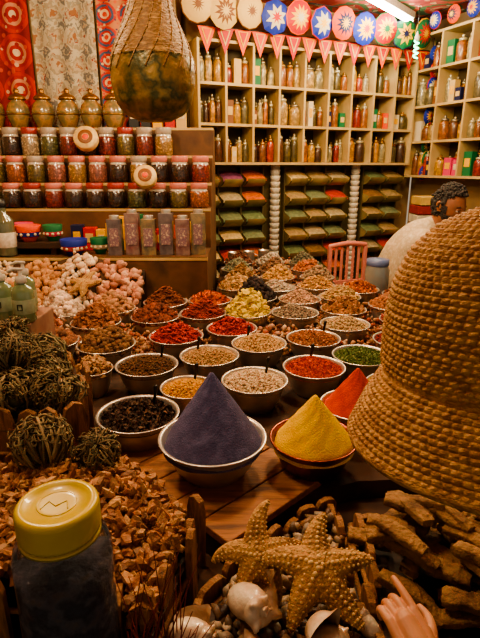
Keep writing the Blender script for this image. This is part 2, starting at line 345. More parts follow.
# painted cups on counter
b=MB(); b.box((-1.55,2.92,1.075),(1.1,.26,.03),DARKW); 
for x in(-2.05,-1.05):
    for y in (2.82,3.02): b.box((x,y,1.04),(.03,.03,.04),DARKW)
b.build('cup_riser')
cc=[(0,4),(6,2),(5,0),(4,6),(1,2),(0,5),(4,3)]
i=0
for (x,y,r,z) in [(-1.52,2.86,.07,1.09),(-1.36,2.86,.075,1.09),(-1.20,2.86,.07,1.09),(-1.07,2.88,.055,1.09),(-1.67,2.9,.06,1.09),(-.93,2.80,.075,1.02),(-.80,2.86,.055,1.02),(-1.44,2.98,.06,1.09),(-1.28,2.98,.06,1.09)]:
    b=MB(); A,Bc=PC[cc[i%7][0]],PC[cc[i%7][1]]; i+=1
    b.lathe([(0,0),(r*.5,0),(r*.55,.012),(r*.8,.03)],A,20); b.lathe([(r*.8,.03),(r*.93,.055)],Bc,20); b.lathe([(r*.93,.055),(r,.09),(r*.97,.092),(r*.9,.05),(r*.6,.02),(0,.015)],A,20)
    for k in range(10):
        a=k*np.pi/5; b.ball((r*.89*math.cos(a),r*.89*math.sin(a),.043),.009,PC[3],8)
    b.build('painted_cup',(x,y,z))
# square tins
for i,x in enumerate([-.70,-.605,-.51,-.415,-.32,-.235]):
    b=MB(); h=.2+.03*(i%2); m=mat('tin_print_%d'%(i%3),[[(80,70,76),(130,120,120)],[(110,64,74),(160,140,130)],[(70,76,80),(170,150,110)]][i%3],.3,.3,scale=25,coat=.5)
    b.box((0,0,h/2),(.078,.06,h),m); b.box((0,-.031,h*.5),(.05,.003,h*.5),mat('tin_label',[(180,160,140),(110,80,100),(210,190,160)],.5,scale=60)); b.lathe([(.028,0),(.028,.02),(0,.022)],STEEL,14,(0,0,h))
    b.build('square_tin',(x,2.82+.02*(i%2),1.02),bevel=.004)
b=MB(); x=-1.0
while x<-.25:
    w_=random.uniform(.05,.09); h=random.uniform(.11,.22); b.box((x+w_/2,3.0,1.02+h/2),(w_*.94,.06,h),random.choice(PC)); b.box((x+w_/2,2.968,1.02+h*.55),(w_*.6,.004,h*.4),PC[random.choice([2,3,8,5])]); x+=w_
b.build('spice_packets',bevel=.002)
for i,x in enumerate([-.05,.07,.19]):
    b=MB(); b.lathe([(0,0),(.04,0),(.045,.01),(.045,.11),(.048,.115),(.042,.113),(.04,.02),(0,.018)],STEEL,20); b.tube([(.045,0,.09),(.07,0,.08),(.07,0,.04),(.045,0,.03)],.004,STEEL,6,sub=3)
    b.build('metal_cup',(x,3.885+.05*i,.745))
# ---------------------------------------------------------------- tables
def prism(name,poly,z0,z1,m,mt=None):
    b=MB(); n=len(poly); V=[(x,y,z0) for x,y in poly]+[(x,y,z1) for x,y in poly]
    b.add(V,[[i,(i+1)%n,n+(i+1)%n,n+i] for i in range(n)]+[list(range(n))[::-1]],m,False); b.add(V[n:],[list(range(n))],mt or m,False)
    return b.build(name)
TBL=mat('table_cloth_dark',[(50,33,22),(76,50,30),(34,22,15)],.85,scale=8)
TPOLY=[(-2.25,1.04),(-.26,1.05),(-.03,.86),(.14,1.02),(.3,1.08),(1.3,1.15),(1.05,2.7),(.65,3.1),(.6,4.2),(-.15,3.9),(-.15,2.7),(-2.25,2.7)]
prism('display_table',TPOLY,0,.745,TBL)
prism('front_ledge',[(-2.25,.48),(.25,.48),(.25,.55),(.75,.60),(.75,1.10),(.3,1.07),(.14,1.01),(-.03,.85),(-.26,1.04),(-2.25,1.03)],0,.70,TBL)
b=MB(); e1=np.array((.71,.70)); e2=np.array((-.70,.71)); c0=np.array((-.02,.84))
for k in range(5):
    c=c0+e1*.165+e2*(.048+k*.094); b.box((c[0],c[1],.755),(.33,.09,.02),WOOD,(0,0,math.radians(44.6)+random.uniform(-.01,.01)))
b.build('wooden_plank_stand',bevel=.003)
# ---------------------------------------------------------------- bowls
BOWLS=[]
def heapz(r,R,h,p): return h*(1-np.clip(r/R,0,1)**p)
def fillmat(key,cols,island=True,bump=0.3):
    k='spice_'+key
    return mat(k,cols,.85,scale=70,island=island,bump=bump,bscale=180)
def bowl(name,x,y,z,R,h,kind,key,cols,hh=.03,p=1.8,cnt=300,size=.006,metal=None,scoop=False):
    BOWLS.append((x,y,R)); b=MB(); S=metal or STEEL
    prof=[(0,0),(.58*R,0),(.62*R,.003),(.78*R,.35*h),(.9*R,.72*h),(.965*R,.93*h),(1.0*R,.97*h),(1.03*R,.985*h),(1.035*R,h),(1.02*R,1.02*h),(.97*R,1.0*h),(.95*R,.95*h),(.88*R,.7*h),(.7*R,.3*h),(0,.05*h)]
    b.lathe(prof,S,48 if y<2.1 else 28)
    base=.86*h; RR=.945*R
    if kind=='powder':
        m=mat('powder_'+key,cols,.95,scale=30,bump=.5,bscale=260)
        n=72; rs=np.linspace(1,0.01,34); P=[]; ph0=rng.uniform(0,6)
        for q in rs:
            row=[]
            for k in range(n):
                a=2*np.pi*k/n; r=RR*q*(1+.014*math.sin(3*a+ph0)+.008*math.sin(7*a+q*6+ph0)); zz=base+hh*(1-q)**p-(.012*math.exp(-((1-q)/.04)**2)); zz=min(zz,base+hh*.965)+.0009*math.sin(9*a+q*23)*(q>.1)
                row.append((r*math.cos(a),r*math.sin(a),zz))
            P.append(row)
        b.grid(np.array(P),m,True)
    else:
        hh*=1.35; m=fillmat(key,cols); ox,oy=rng.uniform(-.18,.18,2)*RR; f1,f2=rng.uniform(0,6,2)
        def hz(X,Y):
            r=np.hypot(X,Y); r2=np.hypot(X-ox*(1-r/RR),Y-oy*(1-r/RR))
            return heapz(r2,RR,hh,p)*(1+.14*np.sin(X/RR*4+f1)*np.cos(Y/RR*4+f2))
        n=32; rs=np.linspace(1,.01,10); A=np.linspace(0,2*np.pi,n,endpoint=False); gx=RR*np.outer(rs,np.cos(A)); gy=RR*np.outer(rs,np.sin(A))
        b.grid(np.stack([gx,gy,base+hz(gx,gy)-.004],-1),fillmat(key+'_base',cols,False,.8),True)
        N=int(cnt*1.1); r=RR*.97*np.sqrt(rng.uniform(0,1,N)); a=rng.uniform(0,2*np.pi,N); X=r*np.cos(a); Y=r*np.sin(a)
        loc=np.stack([X,Y,base+hz(X,Y)+rng.uniform(-.3,.6,N)*size],-1)
        sc=size*rng.uniform(.6,1.25,N)
        if kind=='seed': b.inst(ICO,loc,sc,m,smooth=True)
        elif kind=='chunk':
            for i in range(5): b.inst(SHARD[i],loc[i::5],np.stack([sc[i::5]*1.2,sc[i::5]*.9,sc[i::5]*.7],-1),m)
        elif kind=='rub':
            for i in range(5): b.inst(RUB[i],loc[i::5],np.stack([sc[i::5]*1.2,sc[i::5]*.9,sc[i::5]*.8],-1),m,smooth=True)
        elif kind=='flake': b.inst(LEAF,loc,sc,m)
        elif kind=='chili': b.inst(CHILI,loc,sc,m,flat=True,smooth=True)
    if scoop:
        a=rng.uniform(0,6.28); sx,sy=.45*R*math.cos(a),.2*R+.4*R*abs(math.sin(a))
        b.tube([(sx,sy,base+.015),(sx+.006,sy,base+.05),(sx+.008,sy,base+.068)],[.004,.005,.007],BLACK,8)
    b.build(name,(x,y,z))
T=.745; H=.095
PUR=[(92,88,124),(80,76,110),(104,100,136)]; YEL=[(240,196,8),(222,170,6)]; ORG=[(210,70,22),(184,48,14)]
bowl('indigo_powder_bowl',-.068,1.10,.765,.13,H,'powder','indigo',PUR,hh=.19,p=1.0)
bowl('turmeric_powder_bowl',.186,1.125,.747,.108,H,'powder','turmeric',YEL,hh=.135,p=.95,metal=mat('bowl_copper',[(150,80,60),(110,50,40)],.3,.9,scale=10))
bowl('paprika_powder_bowl',.335,1.315,T,.10,H,'powder','paprika',ORG,hh=.13,p=1.0)
bowl('turmeric_powder_bowl',.50,1.45,T,.10,H,'powder','turmeric2',YEL,hh=.12,p=1.0)
near=[
('dried_herb_bowl',-.285,1.26,.112,'flake','darkherb',[(50,38,32),(80,56,42),(34,26,24),(116,84,60)],.02,900,.007),
('mustard_grain_bowl',-.163,1.435,.085,'seed','mustard',[(206,150,50),(180,120,36),(224,176,76)],.02,900,.0035),
('clove_bowl',-.325,1.62,.106,'chili','clove',[(86,56,32),(116,78,44),(60,38,24)],.025,700,.008),
('coriander_seed_bowl',-.112,1.71,.106,'seed','coriander',[(176,138,94),(150,112,72),(196,164,118)],.025,1100,.0035),
('white_bean_bowl',.047,1.49,.105,'seed','whitebean',[(206,180,144),(180,150,116),(226,206,174)],.022,1000,.0042),
('chili_flake_bowl',.255,1.60,.105,'flake','chiliflake',[(190,60,26),(220,96,40),(150,36,20)],.025,1300,.0045),
('green_herb_bowl',.445,1.71,.105,'flake','greenherb',[(106,130,60),(80,102,44),(140,150,90)],.025,1000,.005),
('sesame_bowl',.074,1.84,.105,'seed','sesame',[(196,156,104),(170,130,84),(212,180,134)],.03,900,.004),
('rust_spice_bowl',.295,1.90,.106,'chunk','rust',[(160,96,56),(130,74,44),(186,126,82)],.025,600,.006),
('red_chili_bowl',-.26,1.93,.108,'chili','redchili',[(176,40,32),(130,26,24),(204,76,58)],.04,330,.014),
('red_chili_bowl',-.035,2.03,.106,'chili','redchili',[(190,44,34),(140,28,26),(216,80,60)],.035,300,.014),
('pale_seed_bowl',.46,2.09,.106,'seed','paleseed',[(190,164,124),(164,134,96)],.03,500,.005),
('hibiscus_bowl',.64,1.88,.106,'chunk','hibiscus',[(130,40,50),(96,28,36),(160,60,60)],.03,400,.008),
('star_anise_bowl',-.52,1.83,.11,'rub','anise',[(80,52,30),(110,74,44),(140,100,62)],.05,260,.013),
('dried_root_bowl',-.50,1.58,.065,'chunk','root',[(170,130,86),(140,100,64),(190,154,112)],.04,160,.011),
('grey_pepper_bowl',.26,2.27,.11,'seed','greypep',[(140,120,98),(110,92,76),(170,150,124)],.03,500,.005),
]
for i,(n,x,y,R,k,key,c,hh,cnt,sz) in enumerate(near):
    bowl(n,x,y,T,R,H,k,key,c,hh=hh,cnt=cnt,size=sz,scoop=(i in(0,1,2,4,5,7,8,3)))
far=[
('dried_date_bowl',-.39,2.20,'rub',(120,58,36),.014,.05),('lemon_peel_bowl',.035,2.28,'chunk',(232,200,90),.018,.08),('ginger_root_bowl',-.175,2.26,'chili',(150,54,40),.016,.05),
('bark_spice_bowl',.50,2.33,'chunk',(160,110,68),.014,.05),('rosebud_bowl',.74,2.15,'rub',(150,60,50),.012,.05),('dried_root_bowl',-.64,2.12,'chunk',(150,94,58),.016,.06),('orange_peel_bowl',-.155,2.50,'flake',(220,110,50),.014,.04),
('cinnamon_bark_bowl',-.38,2.46,'chili',(130,70,44),.018,.06),('black_date_bowl',.085,2.56,'rub',(50,38,36),.017,.08),('nut_bowl',-.62,2.34,'rub',(180,130,94),.015,.06),('clay_spice_bowl',.31,2.52,'seed',(190,150,120),.006,.04),
('cashew_bowl',.53,2.57,'chili',(204,166,112),.014,.05),('almond_bowl',.75,2.40,'rub',(166,104,64),.013,.05),('dried_herb_bowl',.88,1.95,'flake',(120,100,70),.012,.05),('paprika_flake_bowl',.88,2.62,'flake',(150,84,50),.012,.05),
('garlic_bowl',-.85,2.29,'rub',(220,194,168),.018,.07),('garlic_bowl',-1.09,2.28,'rub',(206,164,144),.018,.07),('garlic_bowl',-1.33,2.28,'rub',(200,140,120),.018,.07),
('dried_root_bowl',-.88,2.05,'chunk',(160,96,66),.017,.06),('dried_root_bowl',-1.13,2.04,'chunk',(186,130,100),.017,.06),('walnut_bowl',-.75,1.86,'rub',(130,80,50),.016,.05),('dried_root_bowl',-1.0,1.83,'chunk',(170,120,88),.016,.06),
('ginger_root_bowl',-.02,2.80,'chunk',(194,156,106),.016,.05),('pale_grain_bowl',.21,2.78,'seed',(196,178,156),.006,.04),('cashew_bowl',.44,2.82,'chili',(206,156,98),.014,.05),('paprika_flake_bowl',.67,2.74,'flake',(200,116,56),.012,.04),
]
for i,(n,x,y,k,c,sz,hh) in enumerate(far):
    cs=[c,tuple(int(q*.7) for q in c),tuple(min(255,int(q*1.15)) for q in c)]
    bowl(n,x,y,T,.108,H,k,'far%d'%i,cs,hh=hh,cnt=int(min(450,.9*(.108/sz)**2*6)),size=sz,p=1.5)
pal=[(190,150,104),(206,190,170),(140,104,76),(216,166,100),(120,114,90),(196,116,70),(170,140,110),(210,200,186),(130,80,60),(160,160,130)]
i=0
for y in(3.06,3.31,3.56):
    for x in np.arange(-.02 if y>3.2 else .0,.6,.235):
        c=pal[(i*3)%10]; i+=1
        bowl('bulk_spice_bowl',x+(i%2)*.01,y,T,.105,H,['rub','chunk','seed'][i%3],'bulk%d'%(i%10),[c,tuple(int(q*.7) for q in c)],hh=.06,cnt=160,size=.011,p=1.5)
# ---------------------------------------------------------------- crates
def inpoly(px,py,poly):
    r=False; n=len(poly); j=n-1
    for i in range(n):
        xi,yi=poly[i]; xj,yj=poly[j]
        if (yi>py)!=(yj>py) and px<(xj-xi)*(py-yi)/(yj-yi)+xi: r=not r
        j=i
    return r
# loose dried botanicals lying between the bowls
b=MB(); LB=mat('loose_botanicals',[(150,100,64),(190,144,104),(110,64,42),(204,174,144),(160,70,50),(130,92,52)],.8,island=True,bump=.3)
L_=[]
while len(L_)<4800:
    x=random.uniform(-1.6,.95); y=random.uniform(1.75,3.9)
    if not inpoly(x,y,[(-1.8,1.75),(-.1,1.9),(.9,1.8),(.98,2.6),(.6,3.05),(.55,4.0),(-.1,3.8),(-.1,2.66),(-.48,2.64),(-.5,2.43),(-1.8,2.42)]): continue
    if -1.12<x<-.6 and y<1.76: continue
    d=min((math.hypot(x-bx,y-by)-bR*.95) for bx,by,bR in BOWLS)
    if d<.0: continue
    L_.append((x,y,.752+min(.05,max(0,d)*1.2)*random.random()+.02*random.random()))
L_=np.array(L_); sc=rng.uniform(.008,.016,len(L_))
for i in range(5): b.inst(RUB[i],L_[i::5],np.stack([sc[i::5]*1.3,sc[i::5]*.8,sc[i::5]*.7],-1),LB,smooth=True)
b.build('loose_dried_botanicals')
# heap of sponges / shells sloping up against the counter
def sl(X,Y): return .755+(Y-2.45)/.25*.22+.035*np.sin(X*5.3)+.02*np.sin(X*13)
b=MB(); gx,gy=np.meshgrid(np.linspace(-2.15,-.52,50),np.linspace(2.45,2.705,8)); gz=np.maximum(.747,sl(gx,gy)); b.grid(np.stack([gx,gy,gz],-1),TBL)
b.grid(np.array([[(x,2.705,.747) for x in gx[0]],[(x,2.705,float(z)) for x,z in zip(gx[0],gz[-1])]]),TBL)
cls=[[(222,196,164),(196,164,136),(234,218,194)],[(196,144,116),(170,110,88),(216,174,148)],[(160,110,76),(120,78,54),(186,140,104)],[(228,210,184),(204,180,150),(190,160,128)],[(190,140,96),(160,110,70),(214,170,126)]]
for k in range(7):
    m=mat('shell_sponge_%d'%(k%5),cls[k%5],.8,island=True,bump=.5,bscale=90); N=150; x0=-2.1+k*.225
    X=rng.normal(x0+.11,.075,N).clip(-2.12,-.54); Y=rng.uniform(2.46,2.69,N); sc=rng.uniform(.013,.027,N)*(.8 if k%2 else 1.1)
    Z=np.maximum(.76,sl(X,Y))+sc*.5+.05*np.exp(-((X-x0-.11)/.06)**2)*rng.uniform(0,1,N)
    for i in range(5): b.inst(RUB[i],np.column_stack([X,Y,Z])[i::5],np.stack([sc[i::5]*1.25,sc[i::5],sc[i::5]*.8],-1),m,smooth=True)
b.build('sponge_and_seashell_heap')
def picket_crate(name,poly,z0,z1,w=.05,jit=.012,m=PICK,fillz=None,fm=None):
    b=MB(); n=len(poly)
    for i in range(n):
        a=np.array(poly[i]); c=np.array(poly[(i+1)%n]); L=np.linalg.norm(c-a); k=max(1,round(L/w)); ang=math.atan2(c[1]-a[1],c[0]-a[0])
        for q in range(k):
            p=a+(c-a)*(q+.5)/k; zt=z1+random.uniform(-jit,jit); ww=L/k*.94
            V=[];pr=[(-.5,0),(.5,0),(.5,.8),(.35,.95),(0,1),(-.35,.95),(-.5,.8)]
            for s in(-.007,.007):
                for u,v in pr: V.append((u*ww,s,z0+(zt-z0)*v))
            F=[list(range(7))[::-1],list(range(7,14))]+[[i2,(i2+1)%7,7+(i2+1)%7,7+i2] for i2 in range(7)]
            b.add(V,F,m,False,xf((p[0],p[1],0),(random.uniform(-.03,.03),0,ang)))
        b.tube([(*a,z0+(z1-z0)*.45),(*c,z0+(z1-z0)*.45)],.006,m,6)
    if fillz:
        b.add([(x,y,fillz) for x,y in poly],[list(range(n))],fm,False)
    b.build(name,bevel=.002)
def rand_in(poly,N,inset=0.02):
    xs=[p[0] for p in poly]; ys=[p[1] for p in poly]; cx=sum(xs)/len(xs); cy=sum(ys)/len(ys); out=[]
    while len(out)<N:
        x=random.uniform(min(xs),max(xs)); y=random.uniform(min(ys),max(ys))
        if inpoly(cx+(x-cx)*(1+inset*4),cy+(y-cy)*(1+inset*4),poly): out.append((x,y))
    return np.array(out)
# resin chunks crate
cp=[(-.70,1.0),(-.26,1.0),(-.09,.83),(-.10,.74),(-.135,.60),(-.172,.605),(-.18,.675),(-.70,.675)]
picket_crate('resin_crate',cp,.70,.855,fillz=.80,fm=DARKW)
RES=mat('resin_chunk',[(146,92,50),(182,128,78),(104,66,38),(200,156,106),(126,80,44),(160,104,58)],.65,island=True,bump=.6,bscale=90)
b=MB(); P=rand_in(cp,4200)
zz=.825+.06*np.exp(-((P[:,0]+.34)**2/.05+(P[:,1]-.86)**2/.03))+rng.uniform(-.018,.014,len(P))
loc=np.column_stack([P,zz]); sc=.0076*rng.uniform(.4,1.8,len(P))
for i in range(8): b.inst(SHARD[i],loc[i::8],np.stack([sc[i::8]*1.5,sc[i::8],sc[i::8]*.7],-1),RES)
b.build('resin_chunk_pile')
# resurrection plants crate
pp=[(-1.0,1.06),(-.42,1.05),(-.375,1.10),(-.515,1.45),(-1.0,1.45)]
picket_crate('plant_crate',pp,.746,.955,w=.06,fillz=.90,fm=DARKW)
PL=mat('dried_plant_curl',[(92,76,52),(140,120,86),(114,94,62),(66,52,34),(118,112,78),(156,134,96)],.85,island=True,bump=.3)
def rosette(b,c,R,n=60,tilt=(0,0)):
    M=eul(tilt[0],tilt[1],random.uniform(0,6)); c=np.array(c)
    for q in range(n):
        a=random.uniform(0,6.283); lay=random.random(); r1=R*(.35+.7*lay); end=random.uniform(1.4,2.5); tw=random.uniform(-.8,.8); pts=[]; wob=random.uniform(.9,1.15)
        for s in range(7):
            f=s/6; th=-1.0+f*end
            rr=r1*math.cos(th)*(1 if th<.9 else .9)*(wob if s>3 else 1)+R*.04*math.sin(s*2.1+q); zz=r1*1.0*math.sin(th)+R*.2
            if s==6: rr*=.75; zz-=R*.12
            aa=a+tw*f
            pts.append(c+M@np.array((rr*math.cos(aa),rr*math.sin(aa),zz)))
        b.tube(pts,np.array([.0015,.0024,.0032,.0034,.0032,.0034,.0014])*R/.055,PL,4)
        for s in (3,4,5):     # side leaflets
            p=pts[s]; d=pts[s]-c; d/=np.linalg.norm(d)+1e-9; sd=np.cross(d,pts[s]-pts[s-1]); sd/=np.linalg.norm(sd)+1e-9
            for sg in(-1,1): b.tube([p,p+sd*sg*R*.13+d*R*.06,p+sd*sg*R*.16-d*R*.03+(pts[s]-pts[s-1])*.6],[.002*R/.055,.0024*R/.055,.001],PL,4)
    b.ball(c+np.array((0,0,0)),R*.5,PL,10)
b=MB()
spots=[(-.95,1.15),(-.82,1.13),(-.69,1.14),(-.56,1.13),(-.46,1.14),(-.90,1.26),(-.77,1.26),(-.64,1.27),(-.53,1.26),(-.93,1.38),(-.80,1.39),(-.67,1.39),(-.57,1.38)]
for (x,y) in spots: rosette(b,(x,y,.955),random.uniform(.056,.068),60,(random.uniform(-.5,.3),random.uniform(-.4,.4)))
for (x,y) in [(-.84,1.22),(-.70,1.22),(-.59,1.20),(-.76,1.33),(-.64,1.33),(-.88,1.32)]: rosette(b,(x,y,1.03),random.uniform(.05,.062),60,(random.uniform(-.6,.3),random.uniform(-.5,.5)))
b.build('resurrection_plant_heap')
b=MB(); rosette(b,(0,0,0),.062,90,(.6,.2)); b.build('resurrection_plant',(-.425,.955,.915))
b=MB(); rosette(b,(0,0,0),.048,80,(.3,-.5)); b.build('resurrection_plant',(-.315,.955,.90))
# box + bottles
b=MB(); b.box((-.86,1.60,.885),(.4,.2,.28),mat('box_printed',[(130,80,70),(156,120,96),(100,60,46)],.7,scale=8)); b.build('cardboard_box',bevel=.004)
BG=mat('bottle_lotion',[(112,134,90),(142,158,118)],.15,scale=6,coat=1)
for x,y in((-.765,1.56),(-.685,1.53),(-.725,1.645),(-.84,1.62)):
    b=MB(); b.lathe([(0,0),(.03,0),(.034,.006),(.034,.095),(.03,.11),(.014,.12),(.014,.13)],BG,24)
    b.lathe([(.0345,.03),(.0348,.031),(.0348,.075),(.0345,.076)],mat('bottle_label',[(176,186,150),(150,160,124)],.5,scale=60),24)
    b.tube([(.008,-.0345,.062),(.008,-.0352,.045),(-.006,-.0352,.045),(-.006,-.0352,.062),(.008,-.0352,.062)],.0018,BLACK,5)
    b.lathe([(.016,.126),(.017,.128),(.017,.145),(.006,.148),(.005,.165)],WH,16); b.tube([(.006,0,.168),(-.02,0,.169),(-.036,-.002,.162)],.005,WH,8)
    b.build('pump_bottle',(x,y,1.0255))
b=MB(); b.lathe([(0,0),(.05,0),(.055,.01),(.055,.17),(.05,.2),(.02,.235),(.018,.27)],mat('dark_bottle',[(80,86,66),(110,110,86)],.1,scale=5,coat=1),24); b.lathe([(.021,.265),(.022,.268),(.022,.31),(0,.312)],BLACK,16)
b.lathe([(.0555,.05),(.0565,.052),(.0565,.13),(.0555,.132)],WH,24); b.build('oil_bottle',(-1.30,2.785,1.02))
# ---------------------------------------------------------------- big plastic jar (front left)
jp=empty('plastic_jar',(-.248,.575,.712))
b=MB(); GP=mat('jar_clear_plastic',(206,212,220),.06,0,trans=.97)
GP.node_tree.nodes['Principled BSDF'].inputs['IOR'].default_value=1.22
b.lathe([(0,-.011),(.058,-.011),(.067,.0),(.067,.10),(.064,.108),(.067,.116),(.067,.20),(.0645,.208),(.067,.216),(.067,.275),(.062,.295),(.048,.314),(.046,.345)],GP,56)
b.build('jar_body',parent=jp)
b=MB(); b.lathe([(0,-.006),(.054,-.006),(.0605,.005),(.0605,.10),(.0575,.108),(.0605,.116),(.0605,.2),(.058,.208),(.0605,.216),(.0605,.235),(.05,.25),(0,.258)],mat('jar_contents_blue',[(54,52,66),(30,28,38),(84,80,90),(104,88,80)],.8,scale=45,bump=.8,bscale=90),48); b.build('jar_contents',parent=jp)
b=MB(); LY=mat('lid_yellow',[(206,182,34),(186,158,26)],.35,scale=10,coat=.3)
P=[]
for r,z,rid in[(.0505,.310,0),(.0535,.311,1),(.0545,.316,1),(.0545,.345,1),(.0535,.351,1),(.051,.354,0),(.044,.3545,0),(.042,.351,0),(.02,.351,0),(.0005,.351,0)]:
    P.append([((r+(.0010 if rid and k%2 else 0))*math.cos(2*np.pi*k/120),(r+(.0010 if rid and k%2 else 0))*math.sin(2*np.pi*k/120),z) for k in range(120)])
b.grid(np.array(P),LY,True); b.lathe([(.0265,.351),(.026,.3523),(.025,.351)],LY,48)
b.tube([(-.018,-.012,.351),(-.012,.004,.3512),(.0,-.006,.3512),(.012,.006,.3512),(.018,-.01,.351)],.0012,LY,6)
b.lathe([(.046,.302),(.0545,.303),(.0545,.3085),(.046,.309)],LY,48)
b.build('jar_lid',parent=jp)
# ---------------------------------------------------------------- star / shells tray
sp=[(-.085,.55),(-.065,.70),(.03,.81),(.13,.93),(.225,.97),(.225,.58),(.20,.55)]
picket_crate('seashell_crate',sp,.70,.775,w=.06,fillz=.735,fm=DARKW)
SH=mat('seashell_mix',[(130,98,66),(84,58,38),(180,152,118),(56,38,28),(210,190,160)],.5,island=True,bump=.3)
b=MB(); P=rand_in(sp,420,.03); loc=np.column_stack([P,.75+rng.uniform(-.01,.02,len(P))]); sc=rng.uniform(.009,.018,len(P))
for i in range(5): b.inst(RUB[i],loc[i::5],np.stack([sc[i::5]*1.3,sc[i::5]*.8,sc[i::5]*.7],-1),SH,smooth=True)
b.build('small_seashells')
STAR=mat('starfish_skin',[(158,116,68),(186,144,90),(122,84,48)],.8,scale=25,bump=.9,bscale=110)
STK=mat('starfish_knob',[(212,180,126),(184,146,96)],.7,island=True)
def starfish(name,loc,rot,R,seed=0,bend=.25,sp=0):
    rr=random.Random(seed); arms=[(2*np.pi*k/5+rr.uniform(-.12,.12)+sp,R*rr.uniform(.86,1.08),rr.uniform(-bend,bend),rr.uniform(-.2,.15)) for k in range(5)]
    b=MB()
    cent=[]
    for a,L,bd,dz in arms:
        pts=[];rad=[]
        for q in range(9):
            f=q/8; aa=a+bd*f*f; pts.append((L*f*math.cos(aa),L*f*math.sin(aa),R*.14*(1-f)*.6+dz*R*f*f)); rad.append(R*(.27*(1-f)**.75+.055))
        b.tube(pts,rad,STAR,16,sub=2,flat=.8); cent.append((pts,rad,a,bd))
    b.ball((0,0,.06*R),(R*.38,R*.38,R*.26),STAR,20)
    o=b.build(name+'_b'); 
    rm=o.modifiers.new('r','REMESH'); rm.mode='VOXEL'; rm.voxel_size=R*.022; rm.use_smooth_shade=True
    s=o.modifiers.new('s','SMOOTH'); s.iterations=6; s.factor=.6
    e=empty(name,loc); e.rotation_euler=rot; o.parent=e; o.name='body'
    k=MB()
    L=[];S=[]
    for pts,rad,a,bd in cent:
        for f in np.linspace(0.05,.97,11):
            i=min(int(f*8),7); g=f*8-i; p=np.array(pts[i])*(1-g)+np.array(pts[i+1])*g; r=rad[i]*(1-g)+rad[i+1]*g; aa=a+bd*f*f*1.5
            n=np.array((-math.sin(aa),math.cos(aa),0))
            for off in(0,.5,-.5,.93,-.93):
                L.append(p+n*r*off*.98+np.array((0,0,1))*r*.8*math.sqrt(max(0,1-off*off))*.97); S.append(R*(.042 if off==0 else .032)*(1.1-.5*f)*rr.uniform(.8,1.2))
    k.inst(ICO,L,S,STK,smooth=True); k.build('knobs',parent=e)
starfish('starfish',(.130,.695,.838),(math.radians(36),math.radians(5),0),.104,3,sp=.35)
starfish('starfish',(.030,.728,.838),(math.radians(48),math.radians(-20),.3),.086,8,sp=1.25,bend=.4)
starfish('starfish',(-.80,2.50,.92),(math.radians(42),0,0),.09,5)
CON=mat('conch_shell',[(204,180,148),(178,140,106),(222,206,180)],.35,scale=14,coat=.3,bump=.3,bscale=70)
def conch(name,loc,rot,S):
    b=MB(); G=[]; N=110; k=.21
    for i in range(N):
        ph_=i/N*4.4*np.pi; s=S*math.exp(k*(ph_-4.4*np.pi)); c=np.array((.42*s*math.cos(ph_),.42*s*math.sin(ph_),-.9*s)); er=np.array((math.cos(ph_),math.sin(ph_),0)); ez=np.array((0,0,1.)); row=[]
        for q in range(22):
            t=2*np.pi*q/22; r=s*.5; spk=1+.85*max(0,math.cos(t-.75))**12*max(0,math.sin(ph_*4.2))**3
            row.append(c+(er*math.cos(t)*spk+ez*math.sin(t)*(1.45 if math.sin(t)<0 else 1)*(.5+.5*spk))*r*(1+.02*math.sin(q*6)))
        G.append(row)
    b.grid(np.array(G),CON,True); b.ball((0,0,-.9*S),(.45*S,.45*S,.75*S),CON,14)
    b.build(name,loc,rot)
for l_,r_,S_ in [((.045,.615,.835),(math.radians(60),.5,.4),.064),((.165,.60,.81),(math.radians(100),-.4,2.2),.058),((-.035,.60,.80),(math.radians(80),.9,1.2),.05),((.105,.585,.80),(math.radians(30),.6,1.2),.042),((.005,.575,.785),(math.radians(40),-.6,.2),.038),((.195,.66,.79),(math.radians(20),.8,2.9),.036)]:
    conch('conch_shell',l_,r_,S_)
# bark / pumice blocks crate
bp=[(.24,.60),(.245,.93),(.66,.97),(.68,.64)]
picket_crate('bark_crate',bp,.70,.78,w=.07,fillz=.74,fm=DARKW)
BK=mat('loofah_bark',[(112,80,48),(146,110,68),(84,56,32)],.85,scale=14,bump=1,bscale=70)
def slab(b,c,d,rot,seed):
    r=np.random.default_rng(seed); nx,na=14,20; P=[]
    for i in range(nx+1):
        f=i/nx; row=[]
        e=1 if 0<i<nx else .88
        for k in range(na):
            a=2*np.pi*(k+.5)/na; ca,sa=math.cos(a),math.sin(a); ca=math.copysign(abs(ca)**.4,ca); sa=math.copysign(abs(sa)**.4,sa); j=1+r.normal(0,.05)
            row.append(((f-.5)*d[0]+r.normal(0,.0012),ca*d[1]/2*e*j*(1+.1*math.sin(f*9+seed)),sa*d[2]/2*e*j+.04*d[0]*math.sin(f*np.pi)))
        P.append(row)
    P=np.array(P); x=xf(c,rot); b.grid(P,BK,True,True,x)
    for row,rv in((P[0],1),(P[-1],0)): b.add(row,[list(range(na))[::-1] if rv else list(range(na))],BK,False,x)
b=MB(); k=0
for z0,nn in ((.765,18),(.79,17),(.815,16),(.84,13),(.862,8)):
    for q in range(nn):
        fr=(z0-.765)/.1; x=random.uniform(.265+.02*fr,.56); y=random.uniform(.66+.03*fr,.90-.05*fr); k+=1
        slab(b,(x,y,z0+random.uniform(-.004,.006)),(random.uniform(.06,.10),random.uniform(.024,.036),random.uniform(.014,.022)),(random.uniform(-.25,.25),random.uniform(-.2,.2),random.choice([-.6,-.4,-.9,.5,2.8])+random.uniform(-.3,.3)),k)
b.build('loofah_bark_pile')
